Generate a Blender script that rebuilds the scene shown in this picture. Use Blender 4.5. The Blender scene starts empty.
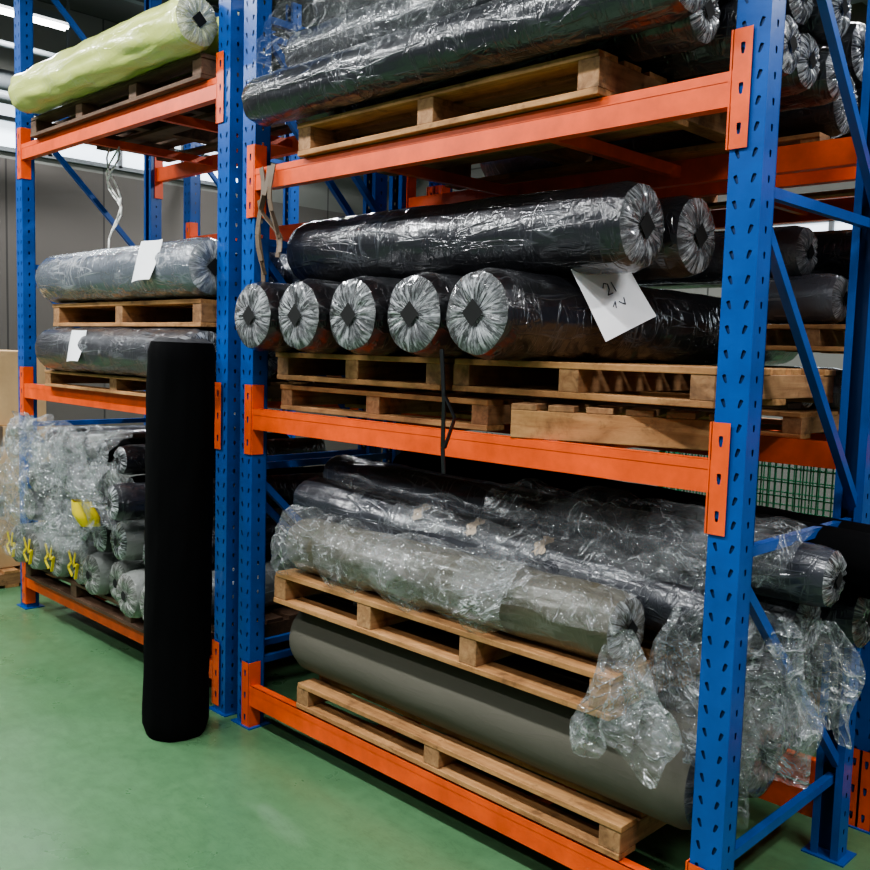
import bpy, math, random
from mathutils import Vector, Matrix, noise as mn
random.seed(7)
D=bpy.data; COL=bpy.context.collection
try:
    bpy.context.scene.view_settings.look='AgX - Medium High Contrast'
except Exception: pass
# ------------------------------------------------------------------ materials
def newmat(name):
    m=D.materials.new(name); m.use_nodes=True
    nt=m.node_tree; b=nt.nodes["Principled BSDF"]
    return m,nt,b
def N(nt,t,**k):
    n=nt.nodes.new(t)
    for a,v in k.items(): setattr(n,a,v)
    return n
def ramp(nt,src,stops):
    r=N(nt,"ShaderNodeValToRGB"); e=r.color_ramp.elements
    while len(e)<len(stops): e.new(.5)
    for i,(p,c) in enumerate(stops):
        e[i].position=p; e[i].color=(c[0],c[1],c[2],1) if not isinstance(c,float) else (c,c,c,1)
    nt.links.new(src,r.inputs[0]); return r
def coords(nt,scale=(1,1,1),kind="Object",rot=(0,0,0)):
    tc=N(nt,"ShaderNodeTexCoord"); mp=N(nt,"ShaderNodeMapping"); mp.inputs["Scale"].default_value=scale; mp.inputs["Rotation"].default_value=rot
    nt.links.new(tc.outputs[kind],mp.inputs[0]); return mp.outputs[0]
def noise(nt,vec,scale,detail=4,rough=.55,dist=0):
    n=N(nt,"ShaderNodeTexNoise"); n.inputs["Scale"].default_value=scale; n.inputs["Detail"].default_value=detail
    n.inputs["Roughness"].default_value=rough; n.inputs["Distortion"].default_value=dist
    nt.links.new(vec,n.inputs["Vector"]); return n.outputs["Fac"]
def math2(nt,op,a,b):
    n=N(nt,"ShaderNodeMath",operation=op)
    for i,s in enumerate((a,b)):
        if s is None: continue
        if isinstance(s,(int,float)): n.inputs[i].default_value=s
        else: nt.links.new(s,n.inputs[i])
    return n.outputs[0]
def mulcol(nt,a,b):
    mx=N(nt,"ShaderNodeMix",data_type='RGBA',blend_type='MULTIPLY'); mx.inputs[0].default_value=1
    nt.links.new(a,mx.inputs[6]); nt.links.new(b,mx.inputs[7]); return mx.outputs[2]
def ridge(nt,src,w,hi=1.0):
    a=math2(nt,'SUBTRACT',src,.5); a=math2(nt,'ABSOLUTE',a,None)
    return ramp(nt,a,[(0,hi),(w,0.0)]).outputs[0]
def bump(nt,b,h,strength,dist=.01,inp="Normal"):
    n=N(nt,"ShaderNodeBump"); n.inputs["Strength"].default_value=strength; n.inputs["Distance"].default_value=dist
    nt.links.new(h,n.inputs["Height"]); nt.links.new(n.outputs[0],b.inputs[inp]); return n
def painted(name,c,rough=.38,var=.15):
    m,nt,b=newmat(name); v=coords(nt)
    f=noise(nt,v,6,6,.6)
    r=ramp(nt,f,[(.3,tuple(x*(1-var) for x in c)),(.7,tuple(min(1,x*(1+var)) for x in c))])
    nt.links.new(r.outputs[0],b.inputs["Base Color"])
    b.inputs["Roughness"].default_value=rough
    bump(nt,b,noise(nt,v,60,3),.08,.004); return m
M_BLUE=painted("blue_paint",(.006,.075,.32),.30)
M_ORANGE=painted("orange_paint",(.76,.10,.020),.42,.2)
M_GREEN=painted("green_paint",(.01,.16,.07),.4)
def wood(name,c1,c2,axis=0):
    m,nt,b=newmat(name); s=[18,18,18]; s[axis]=1.6
    v=coords(nt,tuple(s)); f=noise(nt,v,1.5,8,.6,1.2)
    r=ramp(nt,f,[(.25,c1),(.75,c2)])
    v2=coords(nt,(1,1,1)); f2=noise(nt,v2,3.5,5,.7,.5); r2=ramp(nt,f2,[(.3,(.36,.33,.31)),(.45,(.75,.73,.70)),(.68,(1.,1.,1.))])
    f3=noise(nt,coords(nt,(14,14,14)),1.0,4,.6); r3=ramp(nt,f3,[(.30,.55),(.42,1.0)])
    nt.links.new(mulcol(nt,mulcol(nt,r.outputs[0],r2.outputs[0]),r3.outputs[0]),b.inputs["Base Color"]); b.inputs["Roughness"].default_value=.75
    bump(nt,b,f,.45,.004); return m
M_WOOD=wood("pine_wood",(.33,.15,.055),(.64,.36,.16))
M_WOODB=wood("pine_wood_end",(.26,.125,.055),(.52,.30,.15),1)
M_WOODD=wood("dark_wood",(.09,.05,.03),(.20,.11,.065))
def rollbody(name,c,rough=.3,streak=.16,sc=(.5,.53,.56),bs=.5,coat=.9):
    m,nt,b=newmat(name)
    f1=noise(nt,coords(nt,(7,7,1.3),rot=(.15,.1,0)),1.6,3,.5,.8)
    f2=noise(nt,coords(nt,(3,3,12),rot=(.3,0,0)),1.2,3,.5,1.0)
    f3=noise(nt,coords(nt,(1,1,1)),11,4,.55,.6)
    rd=math2(nt,'MAXIMUM',ridge(nt,f1,.035),ridge(nt,f2,.03))
    mask=ramp(nt,noise(nt,coords(nt,(1,1,1)),3.2,2),[(.48,0.0),(.66,1.0)]).outputs[0]
    rm=math2(nt,'MULTIPLY',rd,mask)
    mx=N(nt,"ShaderNodeMix",data_type='RGBA'); nt.links.new(math2(nt,'MULTIPLY',rm,streak),mx.inputs[0])
    mx.inputs[6].default_value=(*c,1); mx.inputs[7].default_value=(*sc,1)
    nt.links.new(mx.outputs[2],b.inputs["Base Color"])
    b.inputs["Roughness"].default_value=rough
    h=math2(nt,'ADD',math2(nt,'MULTIPLY',rd,.4),math2(nt,'ADD',f3,f1))
    if coat>0:
        b.inputs["Coat Weight"].default_value=coat; b.inputs["Coat Roughness"].default_value=.09
        bump(nt,b,h,bs,.02,"Coat Normal"); b.inputs["Specular IOR Level"].default_value=.5
    else: b.inputs["Specular IOR Level"].default_value=.15
    bump(nt,b,h,bs*.6,.015); return m
def rollcap(name,c,hilite=(.75,.77,.80),amt=.9):  # whitish radial streaks paint the plastic's highlights into the cap colour
    m,nt,b=newmat(name)
    tc=N(nt,"ShaderNodeTexCoord"); sp=N(nt,"ShaderNodeSeparateXYZ"); nt.links.new(tc.outputs["Object"],sp.inputs[0])
    ln=N(nt,"ShaderNodeVectorMath",operation='LENGTH'); cb0=N(nt,"ShaderNodeCombineXYZ")
    nt.links.new(sp.outputs[0],cb0.inputs[0]); nt.links.new(sp.outputs[1],cb0.inputs[1]); nt.links.new(cb0.outputs[0],ln.inputs[0])
    nv=N(nt,"ShaderNodeVectorMath",operation='NORMALIZE'); nt.links.new(cb0.outputs[0],nv.inputs[0])
    oi=N(nt,"ShaderNodeObjectInfo")
    rs=math2(nt,'ADD',math2(nt,'MULTIPLY',ln.outputs["Value"],12),math2(nt,'MULTIPLY',oi.outputs["Random"],30))
    sp2=N(nt,"ShaderNodeSeparateXYZ"); nt.links.new(nv.outputs[0],sp2.inputs[0])
    cb=N(nt,"ShaderNodeCombineXYZ"); nt.links.new(math2(nt,'MULTIPLY',sp2.outputs[0],7),cb.inputs[0]); nt.links.new(math2(nt,'MULTIPLY',sp2.outputs[1],7),cb.inputs[1]); nt.links.new(rs,cb.inputs[2])
    f=noise(nt,cb.outputs[0],1.1,5,.7,.9)
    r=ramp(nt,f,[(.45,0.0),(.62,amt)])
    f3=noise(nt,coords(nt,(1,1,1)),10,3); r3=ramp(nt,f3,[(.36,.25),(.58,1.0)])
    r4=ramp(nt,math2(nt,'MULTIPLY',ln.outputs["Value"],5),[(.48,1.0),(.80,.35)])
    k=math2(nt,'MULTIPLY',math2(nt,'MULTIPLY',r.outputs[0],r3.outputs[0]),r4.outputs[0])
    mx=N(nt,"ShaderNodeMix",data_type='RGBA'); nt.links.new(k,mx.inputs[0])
    mx.inputs[6].default_value=(*c,1); mx.inputs[7].default_value=(*hilite,1)
    nt.links.new(mx.outputs[2],b.inputs["Base Color"]); b.inputs["Roughness"].default_value=.2
    b.inputs["Coat Weight"].default_value=.8; b.inputs["Coat Roughness"].default_value=.08
    bump(nt,b,f,.9,.02); return m
M_RB=rollbody("black_film_wrap",(.010,.010,.012)); M_CB=rollcap("black_film_end",(.05,.052,.055))
M_RM=rollbody("charcoal_film_wrap",(.020,.021,.026)); 
M_RG=rollbody("silver_grey_film_wrap",(.12,.135,.16),.25,.4,(.7,.72,.75)); M_CG=rollcap("grey_film_end",(.16,.17,.18))
M_RT=rollbody("taupe_fabric",(.125,.115,.095),.8,0,bs=.1,coat=0); M_CT=rollcap("taupe_end",(.12,.11,.10),amt=.3)
M_RO=rollbody("olive_film_wrap",(.085,.075,.052),.4,.2,(.5,.5,.48),bs=.3,coat=.4); M_CO=rollcap("olive_end",(.12,.11,.09))
M_RN=rollbody("slate_film_wrap",(.035,.037,.045),.35,.2)
M_RY=rollbody("yellow_green_foam",(.60,.66,.20),.35,.35,(.8,.82,.7),bs=.3,coat=.5); M_CY=rollcap("yellow_green_end",(.5,.52,.3))
M_RK=rollbody("black_velvet",(.0035,.0035,.004),.9,0,bs=.08,coat=0); M_RK.node_tree.nodes["Principled BSDF"].inputs["Specular IOR Level"].default_value=.08
M_RBL=rollbody("blue_fabric",(.02,.05,.2),.4,.3)
M_RW=rollbody("white_film_wrap",(.24,.25,.235),.3,.5,(.8,.8,.8)); M_CW=rollcap("white_end",(.13,.13,.12),(.62,.62,.60))
def flat(name,c,rough=.6,emit=0):
    m,nt,b=newmat(name); b.inputs["Base Color"].default_value=(*c,1); b.inputs["Roughness"].default_value=rough
    if emit: b.inputs["Emission Color"].default_value=(*c,1); b.inputs["Emission Strength"].default_value=emit
    return m
M_KCAP=flat("velvet_cut_end",(.018,.018,.020),.8)
M_CORE=flat("core_hole",(.004,.004,.004),.9); M_PAPER=painted("paper",(.85,.86,.88),.8,.03); M_INK=flat("ink",(.03,.03,.05))
M_YEL=flat("yellow_tape",(.80,.62,.03)); M_STEEL=flat("grey_steel",(.12,.13,.14),.5); M_GLOW=flat("added_glow_pane",(.80,.90,1.0),.3,1.6)  # the glowing pane serves only the added windows
M_STRAP=flat("black_strap",(.01,.01,.012),.4); M_BRN=flat("brown_strap",(.13,.09,.06),.6); M_TAN=flat("tan_tape",(.42,.32,.22),.5); M_STR=flat("white_string",(.8,.8,.75),.7)
M_CARD=painted("cardboard",(.50,.33,.17),.8,.08); M_TUBE=flat("tube_light",(1,1,1),.5,14)
def film(name="clear_plastic_film",base=.10,rid=.55,cl=.22):
    m,nt,b=newmat(name); out=nt.nodes["Material Output"]
    v=coords(nt,(1,1,1)); f=noise(nt,v,3.2,4,.55,1.6); f2=noise(nt,v,9,3,.5,1.4); f4=noise(nt,v,20,3,.5,1.0)
    rg=math2(nt,'MAXIMUM',ridge(nt,f,.022,rid),math2(nt,'MAXIMUM',ridge(nt,f2,.02,rid*.7),ridge(nt,f4,.02,rid*.3)))
    cloud=ramp(nt,noise(nt,v,2.5,3),[(.4,0.0),(.7,cl)]).outputs[0]
    fac=math2(nt,'ADD',math2(nt,'ADD',rg,base),cloud)
    tr=N(nt,"ShaderNodeBsdfTransparent"); tr.inputs[0].default_value=(.97,.98,.98,1)
    mx=N(nt,"ShaderNodeMixShader"); nt.links.new(fac,mx.inputs[0]); nt.links.new(tr.outputs[0],mx.inputs[1]); nt.links.new(b.outputs[0],mx.inputs[2])
    nt.links.new(mx.outputs[0],out.inputs[0])
    b.inputs["Base Color"].default_value=(.62,.64,.65,1); b.inputs["Roughness"].default_value=.12; b.inputs["Metallic"].default_value=.3
    b.inputs["Specular IOR Level"].default_value=1
    h=math2(nt,'ADD',math2(nt,'ADD',f,math2(nt,'MULTIPLY',f2,.6)),math2(nt,'MULTIPLY',rg,.25))
    bump(nt,b,h,1,.06); return m
M_FILM=film(); M_FILM2=film("thin_plastic_film",.02,.34,.05); M_FILM3=film("light_plastic_film",.07,.50,.13)
def floormat():
    m,nt,b=newmat("green_epoxy_floor"); v=coords(nt)
    f=noise(nt,v,.8,6,.6); r=ramp(nt,f,[(.3,(.082,.178,.085)),(.7,(.112,.232,.115))])
    f2=noise(nt,v,14,5,.7); r2=ramp(nt,f2,[(.3,.82),(.6,1.0)])
    f3=noise(nt,coords(nt,(1.2,5,1),rot=(0,0,.5)),2.2,6,.7,1.0); r3=ramp(nt,ridge(nt,f3,.02),[(0.0,1.0),(1.0,.86)])
    nt.links.new(mulcol(nt,mulcol(nt,r.outputs[0],r2.outputs[0]),r3.outputs[0]),b.inputs["Base Color"])
    rr=ramp(nt,noise(nt,v,3,5),[(.3,.24),(.7,.46)]); nt.links.new(rr.outputs[0],b.inputs["Roughness"])
    bump(nt,b,noise(nt,v,40,3),.05,.003); return m
def panelmat(name,c1,c2,sz):
    m,nt,b=newmat(name); tc=N(nt,"ShaderNodeTexCoord"); sp=N(nt,"ShaderNodeSeparateXYZ"); nt.links.new(tc.outputs["Object"],sp.inputs[0])
    cb=N(nt,"ShaderNodeCombineXYZ"); ad=N(nt,"ShaderNodeMath",operation='ADD'); nt.links.new(sp.outputs[0],ad.inputs[0]); nt.links.new(sp.outputs[1],ad.inputs[1])
    nt.links.new(ad.outputs[0],cb.inputs[0]); nt.links.new(sp.outputs[2],cb.inputs[1])
    br=N(nt,"ShaderNodeTexBrick"); br.offset=0; br.inputs["Scale"].default_value=1
    br.inputs["Brick Width"].default_value=sz[0]; br.inputs["Row Height"].default_value=sz[1]; br.inputs["Mortar Size"].default_value=.012
    br.inputs["Color1"].default_value=(*c1,1); br.inputs["Color2"].default_value=(*c2,1); br.inputs["Mortar"].default_value=(*[x*.35 for x in c1],1)
    nt.links.new(cb.outputs[0],br.inputs[0]); nt.links.new(br.outputs[0],b.inputs["Base Color"]); b.inputs["Roughness"].default_value=.75
    return m
# ------------------------------------------------------------------ mesh builder
class MB:
    def __init__(s): s.v=[]; s.f=[]; s.mi=[]; s.mats=[]; s.sm=[]
    def mat(s,m):
        if m not in s.mats: s.mats.append(m)
        return s.mats.index(m)
    def face(s,idx,m,smooth=False): s.f.append(tuple(idx)); s.mi.append(s.mat(m)); s.sm.append(smooth)
    def box(s,a,b,m):
        x0,y0,z0=a; x1,y1,z1=b; o=len(s.v)
        s.v+=[(x0,y0,z0),(x1,y0,z0),(x1,y1,z0),(x0,y1,z0),(x0,y0,z1),(x1,y0,z1),(x1,y1,z1),(x0,y1,z1)]
        for q in ((0,3,2,1),(4,5,6,7),(0,1,5,4),(1,2,6,5),(2,3,7,6),(3,0,4,7)): s.face([o+i for i in q],m)
    def bar(s,p,q,w,h,m):
        p=Vector(p);q=Vector(q);d=(q-p).normalized(); u=Vector((0,0,1)) if abs(d.z)<.95 else Vector((0,1,0))
        a=d.cross(u).normalized()*w/2; c=a.cross(d).normalized()*h/2; o=len(s.v)
        for e in (p,q): 
            for i,j in ((-1,-1),(1,-1),(1,1),(-1,1)): s.v.append(tuple(e+a*i+c*j))
        for k in ((0,1,2,3),(7,6,5,4),(0,4,5,1),(1,5,6,2),(2,6,7,3),(3,7,4,0)): s.face([o+i for i in k],m)
    def tube(s,p,q,r,m,n=12,cap=True):
        p=Vector(p);q=Vector(q);d=(q-p).normalized(); u=Vector((0,0,1)) if abs(d.z)<.95 else Vector((0,1,0))
        a=d.cross(u).normalized(); c=a.cross(d); o=len(s.v)
        for e in (p,q):
            for i in range(n):
                t=2*math.pi*i/n; s.v.append(tuple(e+a*r*math.cos(t)+c*r*math.sin(t)))
        for i in range(n): s.face([o+i,o+(i+1)%n,o+n+(i+1)%n,o+n+i],m,True)
        if cap: s.face([o+i for i in range(n)][::-1],m); s.face([o+n+i for i in range(n)],m)
    def panel(s,org,ux,uz,w,h,pitch,hole,m,th=.0):
        org=Vector(org);ux=Vector(ux);uz=Vector(uz); n=max(1,int(h/pitch)); ph=h/n; cw=w/len(hole)
        for k in range(n):
            for j,poly in enumerate(hole):
                x0=j*cw; z0=k*ph; cx=x0+cw/2; cz=z0+ph/2; o=len(s.v)
                out=[(x0,z0),(cx,z0),(x0+cw,z0),(x0+cw,cz),(x0+cw,z0+ph),(cx,z0+ph),(x0,z0+ph),(x0,cz)]
                for a,b in out: s.v.append(tuple(org+ux*a+uz*b))
                for a,b in poly: s.v.append(tuple(org+ux*(cx+a)+uz*(cz+b)))
                for i in range(8): s.face([o+i,o+(i+1)%8,o+8+(i+1)%8,o+8+i],m)
    def grid(s,fn,nu,nv,m,closed_u=False,smooth=True):
        o=len(s.v)
        for j in range(nv+1):
            for i in range(nu if closed_u else nu+1): s.v.append(tuple(fn(i/nu,j/nv)))
        W=nu if closed_u else nu+1
        for j in range(nv):
            for i in range(nu):
                i2=(i+1)%W if closed_u else i+1
                s.face([o+j*W+i,o+j*W+i2,o+(j+1)*W+i2,o+(j+1)*W+i],m,smooth)
        return o
    def make(s,name,loc=(0,0,0),rot=None,bevel=0,parent=None,solid=0):
        me=D.meshes.new(name); me.from_pydata(s.v,[],s.f)
        for m in s.mats: me.materials.append(m)
        me.polygons.foreach_set("material_index",s.mi); me.polygons.foreach_set("use_smooth",s.sm); me.update()
        ob=D.objects.new(name,me); COL.objects.link(ob); ob.location=loc
        if rot is not None: ob.rotation_euler=rot
        if solid: md=ob.modifiers.new("s","SOLIDIFY"); md.thickness=solid
        if bevel: 
            md=ob.modifiers.new("b","BEVEL"); md.width=bevel; md.segments=2; md.limit_method='ANGLE'; md.angle_limit=.9
        if parent: ob.parent=parent
        return ob
# ------------------------------------------------------------------ room
b=MB(); b.box((-13,-7,-.1),(6,9,0),floormat()); b.make("floor")
M_PAN=panelmat("grey_panel",(.065,.056,.050),(.08,.072,.065),(1.2,4.2))
M_WALLB=panelmat("beige_wall",(.13,.13,.12),(.16,.16,.145),(1.8,1.2))
b=MB(); b.box((-10.1,-7,0),(-10,9,4.1),M_PAN); b.box((-10.1,-7,4.1),(-10,9,6),M_WALLB); b.make("wall_left")
b=MB(); b.box((-10,8,0),(6,8.1,6),M_WALLB); b.make("wall_back")
M_CEIL=panelmat("ceiling_deck",(.22,.22,.21),(.26,.26,.25),(1.0,1.0))
b=MB(); b.box((-10.1,-7,6),(6,8.1,6.1),M_CEIL); b.make("ceiling")
def added_window(name,org,ux,w,z0,z1,n):
    b=MB(); o=Vector(org); ux=Vector(ux)
    def P(a,z,d): return o+ux*a+Vector((ux.y,-ux.x,0))*d+Vector((0,0,z))
    i=len(b.v); b.v+=[tuple(P(0,z0,.01)),tuple(P(w,z0,.01)),tuple(P(w,z1,.01)),tuple(P(0,z1,.01))]; b.face([i,i+1,i+2,i+3],M_GLOW)
    for k in range(n+1): b.bar(P(w*k/n,z0,.03),P(w*k/n,z1,.03),.05,.05,M_STEEL)
    for z in (z0,(z0+z1)/2,z1): b.bar(P(0,z,.03),P(w,z,.03),.05,.05,M_STEEL)
    b.make(name)
added_window("added_window_1",(-10,1.2,0),(0,1,0),3.6,4.2,4.9,4); added_window("added_window_2",(-8.6,8,0),(1,0,0),3.6,2.4,3.6,4); added_window("added_window_3",(-3.8,8,0),(1,0,0),3.6,2.4,3.6,4)  # glowing windows added to give the background bright areas
b=MB()
for y in (-5,-2,1,4,7):
    b.box((-10,y-.1,5.6),(6,y+.1,5.64),M_STEEL); b.box((-10,y-.012,5.64),(6,y+.012,5.97),M_STEEL); b.box((-10,y-.1,5.97),(6,y+.1,6),M_STEEL)
for x in (-8.5,-5.5,-2.5,.5,3.5):
    b.box((x-.05,-7,5.75),(x+.05,8,5.95),M_STEEL)
b.make("ceiling_beams")
b=MB(); b.tube((-9.2,-6.5,4.6),(-9.2,7.5,4.6),.07,M_STEEL); b.tube((-9.5,-6.5,4.85),(-9.5,7.5,4.85),.12,M_STEEL,16)
b.tube((-9.0,-6.5,5.1),(-9.0,7.5,5.1),.035,M_STEEL)
for y in range(-6,8,2): b.bar((-9.2,y,4.5),(-9.2,y,6),.03,.03,M_STEEL); b.bar((-9.6,y,4.55),(-8.9,y,4.55),.04,.04,M_STEEL)
b.make("ceiling_pipes")
b=MB(); b.box((-8.3,.1,0),(-7.95,.45,6),M_STEEL); b.make("steel_column",bevel=.01)
# lights
def lamp(x,y,z,sx,sy,power,col=(.97,.99,1)):
    b=MB(); b.box((-sx/2,-sy/2,.03),(sx/2,sy/2,.10),M_STEEL)
    b.tube((-sx/2+.03,-.04,.0) if sx>sy else (-.04,-sy/2+.03,0),(sx/2-.03,-.04,0) if sx>sy else (-.04,sy/2-.03,0),.018,M_TUBE)
    b.tube((-sx/2+.03,.04,.0) if sx>sy else (.04,-sy/2+.03,0),(sx/2-.03,.04,0) if sx>sy else (.04,sy/2-.03,0),.018,M_TUBE)
    o=b.make("fluorescent_lamp",(x,y,z))
    l=D.lights.new("tube_glow","AREA"); l.shape='RECTANGLE'; l.size=sx; l.size_y=sy; l.energy=power; l.color=col
    lo=D.objects.new("tube_glow",l); COL.objects.link(lo); lo.parent=o; lo.location=(0,0,-.05)
for x,e in ((-8,185),(-5.2,185),(-2.4,155),(.4,130)): lamp(x,-2.4,5.3,1.5,.2,e)
for x,e in ((-6.6,185),(-1,120)): lamp(x,-5,5.3,1.5,.2,e)
for x in (-8.5,-4.5,-.5,3.0): lamp(x,4.2,5.3,1.5,.2,230)  # back row added to brighten the rear wall
lamp(-8.6,1.0,5.3,.2,1.5,150); lamp(3.2,.3,5.3,.2,1.5,190); lamp(3.6,-2.4,5.3,.2,1.5,135)  # the two right-hand lamps are added to lighten the right side
w=D.worlds.new("w"); bpy.context.scene.world=w; w.use_nodes=True
w.node_tree.nodes["Background"].inputs[0].default_value=(.85,.93,1,1); w.node_tree.nodes["Background"].inputs[1].default_value=.16
# ------------------------------------------------------------------ racks
def slot(a,bq,tilt):
    pts=[(-a*.6,-bq),(0,-bq*1.1),(a*.6,-bq),(a,0),(a,bq),(0,bq*1.1),(-a,bq),(-a,0)]
    return [(x*math.cos(tilt)-z*math.sin(tilt),x*math.sin(tilt)+z*math.cos(tilt)) for x,z in pts]
PW,PD,PH=.11,.09,5.0
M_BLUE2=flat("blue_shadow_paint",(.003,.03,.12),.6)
def post(b,x,y,front=-1):
    yf=y if front<0 else y+PD; yb=y+PD if front<0 else y
    b.panel((x,yf,0),(1,0,0),(0,0,1),PW,PH,.075,[slot(.006,.013,.35),slot(.006,.013,-.35)],M_BLUE)
    for xs in (x,x+PW):
        b.panel((xs,y,0),(0,1,0),(0,0,1),PD,PH,.075,[slot(.006,.010,0)],M_BLUE)
    for x0,x1 in ((x,x+.03),(x+PW-.03,x+PW)):
        b.box((x0,yb-.003,0),(x1,yb+.001,PH),M_BLUE)
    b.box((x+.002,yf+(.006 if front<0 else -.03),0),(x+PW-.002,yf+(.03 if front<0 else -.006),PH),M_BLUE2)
    b.box((x-.03,y-.02,0),(x+PW+.03,y+PD+.03,.006),M_BLUE)
def frame(b,x,y0,y1):
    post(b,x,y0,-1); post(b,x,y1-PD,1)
    xc=x+PW/2; ya=y0+PD*.7; yb=y1-PD*.7
    hs=[.33,1.37,2.52,3.62,4.7]
    for h in hs: b.bar((xc,ya,h),(xc,yb,h),.03,.035,M_BLUE)
    for i in range(4): b.bar((xc+.018,ya,hs[i+1]-.06),(xc+.018,yb,hs[i]+.06),.03,.035,M_BLUE)
def beam(b,x0,x1,y,zt,front=-1,hb=.105):
    ya,yb=(y-.004,y+.046) if front<0 else (y-.046,y+.004)
    b.box((x0,ya,zt-hb),(x1,yb,zt),M_ORANGE)
    yo=ya-.002 if front<0 else yb+.002
    b.box((x0,min(yo,yo+.01*front*-1),zt-.03),(x1,max(yo,yo-.01*front),zt),M_ORANGE)
    for xe,sg in ((x0,-1),(x1,1)):
        yf=y-.008 if front<0 else y+.008
        b.panel((xe if sg>0 else xe-.06,yf,zt-hb-.13),(1,0,0),(0,0,1),.06,.355,.118,[slot(.007,.016,0)],M_ORANGE)
        x2=xe-.004*sg
        b.box((min(x2,x2-sg*.006),min(yf,yf-front*.07),zt-hb-.13),(max(x2,x2-sg*.006),max(yf,yf-front*.07),zt+.12),M_ORANGE)
def rack(name,frames,bays,y0,y1):
    b=MB()
    for x in frames: frame(b,x,y0,y1)
    for (x0,x1,zs) in bays:
        for z in zs:
            beam(b,x0,x1,y0,z,-1); beam(b,x0,x1,y1,z,1)
            b.bar((x0+.8,y0+.04,z-.05),(x0+.8,y1-.04,z-.05),.04,.05,M_ORANGE)
            b.bar((x1-.8,y0+.04,z-.05),(x1-.8,y1-.04,z-.05),.04,.05,M_ORANGE)
    return b.make(name)
rack("pallet_rack",[.02,-2.63,],[(-2.52,.02,(.228,1.675,2.865))],0,1.09)
rack("pallet_rack",[-2.86,-5.54],[(-5.43,-2.86,(.27,1.675,3.37))],0,1.09)
rack("pallet_rack",[2.7,.02,-2.66,-5.54],[(-5.43,-2.66,(.228,1.675,2.865)),(-2.55,.02,(.228,1.64,2.865)),(.13,2.7,(.228,1.675,2.865))],1.35,2.44)
# ------------------------------------------------------------------ pallets
def pallet(x0,x1,y0,y1,z0,z1,wood=None,nst=3,nb=7,name="wooden_pallet",solid=False,rot=0):
    b=MB(); W=wood or M_WOOD; E=wood or M_WOODB; t=min(.024,(z1-z0)*.18)
    L=x1-x0; Dp=y1-y0
    ox,oy=x0,y0; x0,x1,y0,y1=0,L,0,Dp
    if solid:
        for yy in (0,Dp/2-.02,Dp-.04): b.box((0,yy,z0),(L,yy+.04,z1-t),W)
        n=int(L/.12)
        for i in range(n):
            xx=(L-.1)*i/(n-1); b.box((xx,0,z1-t),(xx+.1,Dp,z1),E)
    else:
        for i in range(nst):
            cx=x0+.045+(L-.09)*i/(nst-1)
            b.box((cx-.045,y0+.004,z0+t),(cx+.045,y1-.004,z1-t),E)
        bw=Dp/nb*.8
        for i in range(nb):
            yy=y0+(Dp-bw)*i/(nb-1); j=random.uniform(-.015,.015); k=random.uniform(-.003,.0)
            b.box((x0+j,yy,z1-t+k),(x1+j*.5,yy+bw*random.uniform(.85,1),z1+k),W)
        for i in range(3):
            yy=y0+(Dp-.11)*i/2; b.box((x0,yy,z0),(x1,yy+.11,z0+t),W)
    return b.make(name,(ox,oy,0),(0,0,rot),bevel=.003)
# ------------------------------------------------------------------ rolls
def roll(p,q,r,body=M_RB,cap=M_CB,seed=None,wr=.006,core='sq',name="fabric_roll"):
    p=Vector(p);q=Vector(q);L=(q-p).length; seed=random.random()*100 if seed is None else seed
    b=MB(); nu=56; nv=max(8,int(L/.05))
    def side(u,v):
        t=2*math.pi*u; z=L*v-L/2
        rr=r*(1+ (wr/r)*(mn.noise(Vector((math.cos(t)*2.2,math.sin(t)*2.2,z*5+seed)))))+wr*.5*mn.noise(Vector((math.cos(t)*6,math.sin(t)*6,z*2+seed)))
        e=min(v,1-v)*L
        if e<.03: rr*=1-.10*(1-e/.03)**2
        return (rr*math.cos(t),rr*math.sin(t),z)
    b.grid(side,nu,nv,body,closed_u=True)
    for sg in (1,-1):
        def cp(u,v):
            t=2*math.pi*u; rr=r*.90*(1-v)+r*.27*v
            rg=mn.noise(Vector((math.cos(t)*5,math.sin(t)*5,seed+sg)))+.6*mn.noise(Vector((math.cos(t)*11,math.sin(t)*11,seed+sg*3+v)))
            k=math.sin(math.pi*min(1,v*1.1)*.9)
            z=L/2+.022*math.sin(min(1,v*1.6)*math.pi/2)*(1-.4*v)+rg*.014*k
            if v==0: 
                e=side(u,0 if sg<0 else 1); return (e[0],e[1],sg*L/2)
            if v>.97: z=L/2+.012
            return (rr*math.cos(t),rr*math.sin(t),sg*z)
        b.grid(cp,nu,7,cap,closed_u=True)
        o=len(b.v); zc=sg*(L/2+.014); n=16
        b.v+= [(r*.30*math.cos(2*math.pi*i/n),r*.30*math.sin(2*math.pi*i/n),zc-sg*.004) for i in range(n)]
        b.face([o+i for i in range(n)],cap)
        if core=='sq':
            s=r*.31; b.v+=[(s,0,zc+sg*.008),(0,s,zc+sg*.008),(-s,0,zc+sg*.008),(0,-s,zc+sg*.008)]
            b.face([o+n,o+n+1,o+n+2,o+n+3],M_CORE)
        elif core=='rd':
            b.v+=[(r*.2*math.cos(2*math.pi*i/n),r*.2*math.sin(2*math.pi*i/n),zc+sg*.008) for i in range(n)]
            b.face([o+n+i for i in range(n)],M_CORE)
    ob=b.make(name); d=(q-p).normalized()
    ob.rotation_mode='QUATERNION'
    up=Vector((0,0,1)) if abs(d.z)<.9 else Vector((0,1,0)); xx=up.cross(d).normalized(); yy=d.cross(xx)
    Mx=Matrix((xx,yy,d)).transposed(); ob.rotation_quaternion=Mx.to_quaternion(); ob.location=(p+q)/2
    return ob
def xroll(x0,x1,y,z,r,body=M_RB,cap=M_CB,**k): return roll((x0,y,z),(x1,y,z),r,body,cap,**k)
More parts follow.
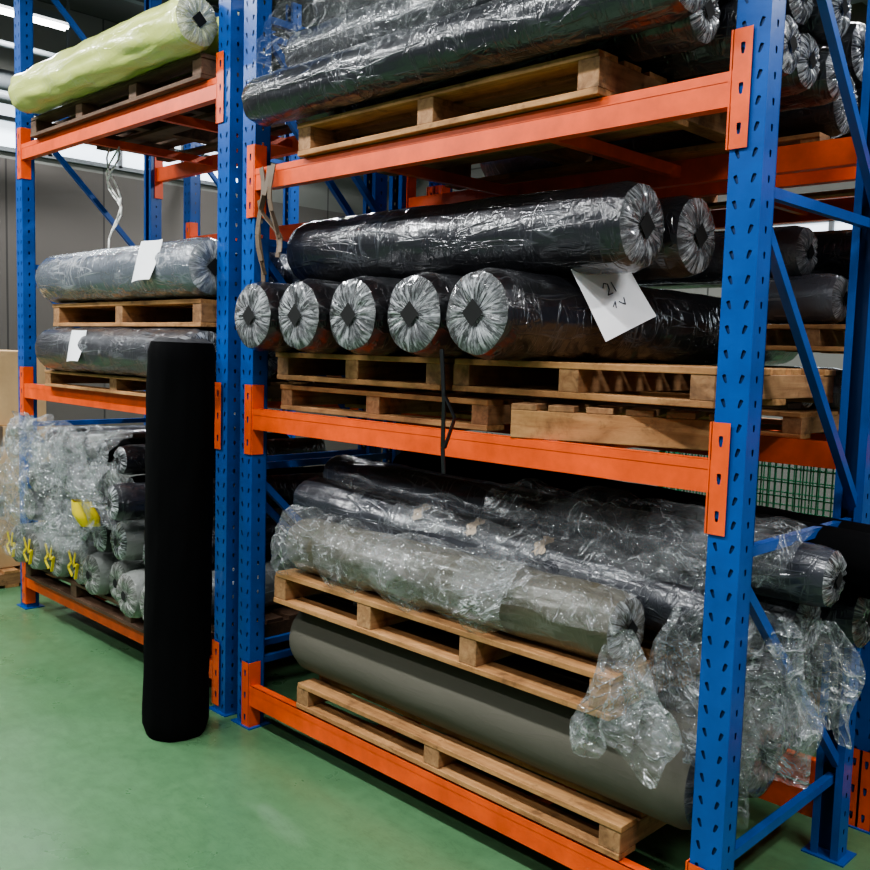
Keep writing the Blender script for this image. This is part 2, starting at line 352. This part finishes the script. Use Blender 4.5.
# ---- right bay, middle tier
pallet(-.80,.02,-.015,.50,1.677,1.805,solid=True,rot=math.radians(20)); pallet(-2.42,-1.02,.10,1.05,1.677,1.805,nst=3)
pallet(-2.40,-1.25,.06,1.08,1.83,1.965,nst=3); pallet(-1.22,-.04,.10,1.08,1.83,1.965,nst=3)
b=MB(); b.box((-2.4,.3,1.807),(-.1,.42,1.829),M_WOODD); b.box((-2.4,.8,1.807),(-.1,.92,1.829),M_WOODD); b.make("timber_batten")
for x in (-.86,-1.225,-1.60,-1.975,-2.34):
    roll((x,-.13 if x<-1 else -.16,2.135),(x+random.uniform(-.01,.01),2.2 if x<-1 else 2.35,2.135),.168)
xroll(-2.48,-.48,.32,2.475,.168,M_RM); xroll(-2.40,-.46,.68,2.475,.165,M_RM)
# ---- right bay, top tier
pallet(-2.12,-.45,-.04,1.05,2.87,3.02,nst=3)
xroll(-2.38,-.10,-.075,3.145,.112,M_RM); 
for i,y in enumerate((.17,.43,.66,.89,1.11)): xroll(-2.3,-.10-random.random()*.1,y,3.135,.112,M_RM)
for i,y in enumerate((.04,.30,.54,.78,1.0)): xroll(-2.2,-.08-random.random()*.1,y,3.345,.115,M_RM)
for i,y in enumerate((.12,.40,.64,.88,1.1)): xroll(-2.1,-.10-random.random()*.1,y,3.56,.115,M_RM)
for i,y in enumerate((.02,.30,.60,.88)): xroll(-2.1,-.10-random.random()*.1,y,3.78,.12,M_RM)
# ---- right bay, bottom tier
pallet(-2.12,-.25,.0,1.0,.232,.36,nst=3)
xroll(-2.20,-.02,.18,.552,.185,M_RT,M_CT,wr=.002); xroll(-2.2,.0,.56,.552,.19,M_RT,M_CT,wr=.002); xroll(-2.2,-.1,.93,.53,.17,M_RB,M_CB)
pallet(-2.22,-.27,-.07,1.0,.75,.905,nst=4)
xroll(-2.15,-.30,.06,1.04,.13,M_RO,M_CO,wr=.012); roll((-2.3,.20,1.23),(-.1,.33,1.08),.115,M_RN,M_CO,wr=.01)
b=MB(); A=Vector((-2.3,.20,1.23)); B=Vector((-.1,.33,1.08)); dd=(B-A).normalized(); sx=Vector((0,0,1)).cross(dd).normalized(); sz=dd.cross(sx)
for t0 in (.36,.50,.66):
    c0=A+(B-A)*t0
    def tp(u,v):
        a=math.radians(35+55*u+4*math.sin(v*9)); return c0+dd*(.05*v+.01*math.sin(u*12))+(-sx*-1*-1*math.cos(a)+sz*math.sin(a))*.126
    b.grid(tp,10,4,M_TAN)
b.make("packing_tape")
xroll(-2.2,.1,.62,1.04,.13,M_RM); xroll(-2.2,.2,.90,1.04,.13,M_RM)
roll((-2.35,.42,1.33),(.22,.52,1.25),.11,M_RN,M_CB); roll((-2.1,.68,1.36),(.42,.76,1.26),.115,M_RK,M_RK,core='rd'); roll((-2.1,.93,1.36),(.3,.93,1.28),.10,M_RK,M_RK,core='rd')
# ---- left bay
pallet(-5.15,-2.95,-.05,1.0,3.372,3.50,M_WOODD,nst=4)
xroll(-5.08,-2.90,-.10,3.635,.135,M_RY,M_CY,wr=.014); xroll(-5.0,-2.95,.22,3.64,.14,M_RY,M_CY); xroll(-5.0,-2.95,.56,3.64,.14,M_RM)
pallet(-4.95,-2.95,-.05,1.0,1.678,1.79,nst=3)
xroll(-4.86,-2.92,-.02,1.935,.145,M_RN,M_CB); xroll(-4.95,-2.92,.33,1.935,.145,M_RM,M_CB); xroll(-4.95,-2.92,.7,1.935,.145,M_RM,M_CB)
pallet(-4.78,-2.92,-.06,1.0,2.085,2.235,nst=3)
xroll(-4.86,-2.90,-.0,2.40,.160,M_RG,M_CG); xroll(-4.9,-2.95,.35,2.40,.163,M_RG,M_CG); xroll(-4.9,-2.95,.7,2.40,.163,M_RG,M_CG)
pallet(-5.3,-2.95,-.06,1.0,.273,.40,M_WOODD,nst=4)
ends=[]
for x in (-5.22,-4.93,-4.64,-4.35,-4.06,-3.77,-3.48,-3.19):
    y=-.14+random.uniform(-.07,.06); ends.append((x,y)); roll((x,y,.54),(x,1.5,.54),.138,M_RW,M_CW,core='rd')
for x,bm,cm in ((-5.1,M_RM,M_CW),(-4.8,M_RB,M_CW),(-4.5,M_RBL,M_CB),(-4.2,M_RM,M_CB),(-3.9,M_RB,M_CB),(-3.6,M_RW,M_CB),(-3.3,M_RM,M_CB)):
    j=random.uniform(-.06,.06); roll((x+j,-.10+random.uniform(-.14,.10),.81+random.uniform(-.02,.03)),(x-j,1.4,.81),.122,bm,cm,core='rd')
for x,bm,cm in ((-4.95,M_RB,M_CW),(-4.65,M_RBL,M_CB),(-4.35,M_RB,M_CB),(-4.05,M_RW,M_CW),(-3.75,M_RK,M_CB),(-3.45,M_RM,M_CB)):
    j=random.uniform(-.08,.08); roll((x+j,-.08+random.uniform(-.2,.1),1.06+random.uniform(-.02,.04)),(x+.05-j,1.4,1.06),.108,bm,cm,core='rd')
for x,bm in ((-5.0,M_RN),(-4.7,M_RB),(-4.4,M_RW),(-4.1,M_RK),(-3.7,M_RB)):
    j=random.uniform(-.1,.1); roll((x+j,random.uniform(-.12,.05),1.29),(x-.1-j,1.4,1.27),.09,bm,M_CB,core='rd')
b=MB()
for x,y in ends[:4]:
    yy=y-.034; P=[(-.07,.09),(-.03,.02),(-.08,-.02),(-.02,-.07)]
    for (a,c),(e,g) in zip(P,P[1:]): b.bar((x+a,yy,.54+c),(x+e,yy,.54+g),.006,.018,M_YEL)
    P=[(.03,.09),(.0,.0),(.06,.02),(.03,-.08)]
    for (a,c),(e,g) in zip(P,P[1:]): b.bar((x+a,yy,.54+c),(x+e,yy,.54+g),.006,.018,M_YEL)
b.make("yellow_marking")
b=MB()
def yb(u,v):
    a=2*math.pi*u; r=.10*(1-.5*abs(v-.4))*(1+.18*math.sin(4*a)); return (-3.86+r*math.cos(a),-.24-.05*v+r*.7*math.sin(a),.90+.15*v)
b.grid(yb,24,8,M_YEL,closed_u=True); b.make("yellow_tape_bundle")
# standing black roll
roll((-2.74,-.30,0),(-2.72,-.285,2.0),.165,M_RK,M_KCAP,wr=.009,core='rd')
# ---- back rack contents
for (x0,x1,z) in ((-2.4,-.3,1.645),(-2.4,-.3,2.87),(-2.4,-.3,.235),(-5.3,-2.8,.235),(-5.3,-2.8,1.68),(.3,2.5,1.68),(.3,2.5,2.87),(.3,2.5,.235)):
    pallet(x0,x1,1.4,2.4,z,z+.12)
for y,z,r,bm,x1 in ((1.65,3.16,.15,M_RM,-.3),(2.0,3.16,.15,M_RM,-.25),(2.32,3.16,.14,M_RM,-.3),(1.8,3.42,.14,M_RB,-.3),(2.15,3.42,.14,M_RB,-.3)):
    xroll(-2.4,x1,y,z,r,bm)
for y,z,r,bm,x1 in ((1.55,.52,.15,M_RM,-.3),(1.9,.52,.15,M_RT,-.3),(2.2,.52,.14,M_RB,-.3),(1.6,.80,.13,M_RB,-.2),(2.0,.80,.13,M_RK,-.25)):
    xroll(-2.4,x1,y,z,r,bm)
xroll(-2.4,-.36,1.60,1.866,.099,M_RB,M_CB); xroll(-2.4,-.28,1.85,1.866,.099,M_RG,M_CB); xroll(-2.4,-.40,2.10,1.866,.099,M_RM,M_CB)
pallet(-.60,.0,1.42,2.4,2.04,2.16)
xroll(-.6,-.24,1.60,2.28,.115,M_RG,M_CG); xroll(-.6,.1,1.90,2.28,.115,M_RW,M_CG); xroll(-.6,.1,2.2,2.28,.115,M_RG,M_CG)
xroll(-2.4,-.42,1.62,2.50,.125,M_RG,M_CG); xroll(-2.4,.0,1.93,2.51,.12,M_RM,M_CG); xroll(-2.4,-.2,2.25,2.51,.11,M_RB,M_CG)
for k in range(3): xroll(-5.3,-2.8,1.6+.32*k,1.97,.15,M_RM);  xroll(-5.3,-2.8,1.6+.32*k,.52,.15,M_RM)
for k in range(3): xroll(.3,2.4,1.6+.32*k,1.97,.15,M_RM); xroll(.3,2.4,1.6+.32*k,3.16,.15,M_RB); xroll(.3,2.4,1.6+.32*k,.52,.15,M_RM)
# ---- plastic sheets
def fold(q): return 1-abs(mn.noise(q))*2
def sheet(fn,nu,nv,amp,seed,name="plastic_film_sheet",fr=4,st=(1,1,1),mat=None):
    b=MB()
    def g(u,v):
        p=Vector(fn(u,v)); q=Vector((p.x*st[0],p.y*st[1],p.z*st[2]))*fr+Vector((seed,0,0))
        return p+Vector((mn.noise(q),mn.noise(q+Vector((9,3,1))),mn.noise(q+Vector((4,7,2)))))*amp+(fold(q*2.1)+.6*fold(q*4.3)+.3*fold(q*9))*Vector((.15,-.30,.25))*amp
    b.grid(g,nu,nv,mat or M_FILM); return b.make(name)
def drape(x0,x1,yc,zc,r,a0,a1):
    def f(u,v):
        a=math.radians(a0+(a1-a0)*v); x=x0+(x1-x0)*u; rr=r*(1+.08*math.sin(u*23)+.04*math.sin(u*51+v*5))
        return (x,yc-rr*math.cos(a),zc+rr*math.sin(a))
    return f
sheet(drape(-2.22,-.75,.05,1.04,.155,-60,150),240,60,.045,1,fr=5)
sheet(drape(-1.0,-.26,.06,1.04,.145,5,150),110,40,.03,3,fr=5,mat=M_FILM3)
sheet(drape(-2.2,.05,.30,1.16,.17,10,120),200,40,.035,5,mat=M_FILM3)
sheet(drape(-1.2,.15,.48,1.27,.15,-20,120),160,40,.035,15,mat=M_FILM3)
def path(pts,x0,x1):
    def f(u,v):
        k=v*(len(pts)-1); i=min(int(k),len(pts)-2); t=k-i
        return (x0+(x1-x0)*u,pts[i][0]*(1-t)+pts[i+1][0]*t,pts[i][1]*(1-t)+pts[i+1][1]*t)
    return f
sheet(path([(-.205,3.18),(-.17,3.25),(-.13,3.3),(-.12,3.36),(-.08,3.47),(-.02,3.56),(-.02,3.68),(-.12,3.8)],-2.3,-.05),240,70,.035,61,fr=3.2,st=(.6,1.5,1.5),mat=M_FILM2)
sheet(path([(-.30,.72),(-.30,.85),(-.27,.95),(-.30,1.05),(-.26,1.2),(-.18,1.33),(.0,1.42)],-5.3,-3.7),150,60,.09,71,fr=3.5,mat=M_FILM3)
def bag(cx,cy,ztop,zbot,r0,r1,xs=0,fl=.5):
    def f(u,v):
        a=2*math.pi*u; r=r0+(r1-r0)*math.sin(v*math.pi*.62); r*=1+.20*math.sin(5*a+v*3)+.10*math.sin(11*a)
        return (cx+xs*v+r*math.cos(a),cy+r*fl*math.sin(a),ztop+(zbot-ztop)*v+.05*math.sin(3*a)*v)
    return f
sheet(bag(-.25,-.03,1.04,.64,.025,.17,.02),110,80,.045,11,"plastic_bag",fr=6)
sheet(bag(-.14,.20,1.12,.48,.07,.20,.06),110,80,.05,21,"plastic_bag",fr=5)
sheet(bag(.08,.34,1.12,.58,.05,.18,.0,.4),110,80,.05,31,"plastic_bag",fr=5)
sheet(bag(.20,.52,1.08,.72,.05,.12,.0,.4),90,60,.05,37,"plastic_bag",fr=5)
for i,(x,z) in enumerate(((-5.1,.95),(-4.5,1.15),(-4.0,.95),(-4.9,1.3),(-4.3,.8),(-3.7,1.1),(-5.2,.7),(-4.2,1.25))):
    sheet(bag(x,-.2,z+.18,z-.14,.10,.16,.06),60,36,.06,50+i*7,"plastic_bag",fr=6,mat=M_FILM if i%2 else M_FILM3)
# ---- paper notes
def paper(c,ux,uz,w,h,txt=True,name="paper_label"):
    b=MB(); ux=Vector(ux).normalized(); uz=Vector(uz); uz=(uz-ux*uz.dot(ux)).normalized(); n=ux.cross(uz)
    c=Vector(c)
    def f(u,v): return c+ux*w*(u-.5)+uz*h*(v-.5)+n*(.012*math.sin(u*3.1+v*2)+.01*v*v)
    b.grid(f,8,8,M_PAPER)
    if txt:
        def st(pts):
            for a,e in zip(pts,pts[1:]):
                A=Vector(f(a[0],a[1]))+n*.002; B=Vector(f(e[0],e[1]))+n*.002
                b.bar(A,B,.003,.003,M_INK)
        st([(.36,.62),(.41,.67),(.47,.64),(.45,.57),(.38,.51),(.48,.51)]); st([(.55,.65),(.55,.51)])
        st([(.36,.35),(.44,.40),(.40,.32)]); st([(.5,.38),(.58,.31),(.62,.40)])
    return b.make(name)
paper((-.665,.42,2.235),(.25,.95,.42),(-.45,-.25,.95),.28,.31)
paper((-3.32,-.155,2.44),(1,0,.05),(-.05,.35,.93),.20,.24,False); paper((-4.2,-.16,1.96),(1,0,.05),(-.05,.3,.95),.16,.20,False)
# ---- straps
b=MB(); 
def strap(pts,w=.02,t=.004,m=M_STRAP):
    for p,q in zip(pts,pts[1:]): b.bar(p,q,w,t,m)
strap([(-1.04,-.15,2.0),(-1.03,-.14,1.8),(-1.05,-.12,1.62),(-1.04,-.12,1.52)],.018,.006)
strap([(-1.03,-.14,1.83),(-.98,-.13,1.74),(-1.03,-.13,1.62)],.015,.006); b.make("tie_strap")
b=MB()
for k,(xa,xb,za,zb) in enumerate(((-2.44,-2.40,2.86,2.34),(-2.38,-2.43,2.86,2.30),(-2.33,-2.30,2.86,2.42),(-2.42,-2.25,2.7,2.44))):
    pts=[]
    for i in range(9):
        t=i/8; pts.append((xa+(xb-xa)*t+.02*math.sin(t*7+k),-.03+.012*math.cos(t*5+k),za+(zb-za)*t))
    strap(pts,.032,.005,M_BRN)
b.make("webbing_strap")
b=MB()
for k in range(3):
    P=[(-4.63+.05*math.sin(i*.8+k*2),.30+.03*math.cos(i*.7+k),3.30-.045*i*(1+.25*k)) for i in range(11)]
    for p,q in zip(P,P[1:]): b.tube(p,q,.006,M_STR,6)
b.make("hanging_string")
# ---- green wire crates
b=MB(); x0,x1,y0,y1=-2.3,-.9,3.6,4.5
for z0 in (.1,.75):
    for i in range(29):
        x=x0+(x1-x0)*i/28
        for y in (y0,y1): b.bar((x,y,z0),(x,y,z0+.6),.008,.008,M_GREEN)
    for i in range(19):
        y=y0+(y1-y0)*i/18
        for x in (x0,x1): b.bar((x,y,z0),(x,y,z0+.6),.008,.008,M_GREEN)
    for k in range(7):
        z=z0+.6*k/6; w=.03 if k in (0,6) else .01
        for y in (y0,y1): b.bar((x0,y,z),(x1,y,z),w,w,M_GREEN)
        for x in (x0,x1): b.bar((x,y0,z),(x,y1,z),w,w,M_GREEN)
for x in (x0,x1):
    for y in (y0,y1): b.bar((x,y,0),(x,y,1.38),.04,.04,M_GREEN)
b.make("wire_crate")
# ---- cardboard boxes at far left
def carton(x,y,z,w,d,h):
    b=MB(); b.box((x,y,z),(x+w,y+d,z+h),M_CARD); b.box((x-.002,y+d/2-.03,z+h*.7),(x+w+.002,y+d/2+.03,z+h+.002),M_BRN); b.make("cardboard_box",bevel=.006)
pallet(-7.2,-6.1,-.4,.7,0,.14); carton(-7.1,-.35,.142,.9,.9,.6); 
carton(-7.1,-.35,.744,.9,.9,.55); carton(-7.1,-.3,1.296,.85,.8,.6)
# ---- camera
cx,cy,cz,yaw,pit,rol,f=1.4380,-2.6799,1.9908,0.7798,0.0901,0.0287,925.58
F=Vector((-math.sin(yaw)*math.cos(pit),math.cos(yaw)*math.cos(pit),-math.sin(pit)))
R=Vector((math.cos(yaw),math.sin(yaw),0)); U=R.cross(F)
c,s=math.cos(rol),math.sin(rol); R2=R*c+U*s; U2=-R*s+U*c
cd=D.cameras.new("camera"); cd.sensor_width=36; cd.lens=f/870*36; co=D.objects.new("camera",cd); COL.objects.link(co)
Mx=Matrix((R2,U2,-F)).transposed().to_4x4(); Mx.translation=Vector((cx,cy,cz)); co.matrix_world=Mx
bpy.context.scene.camera=co
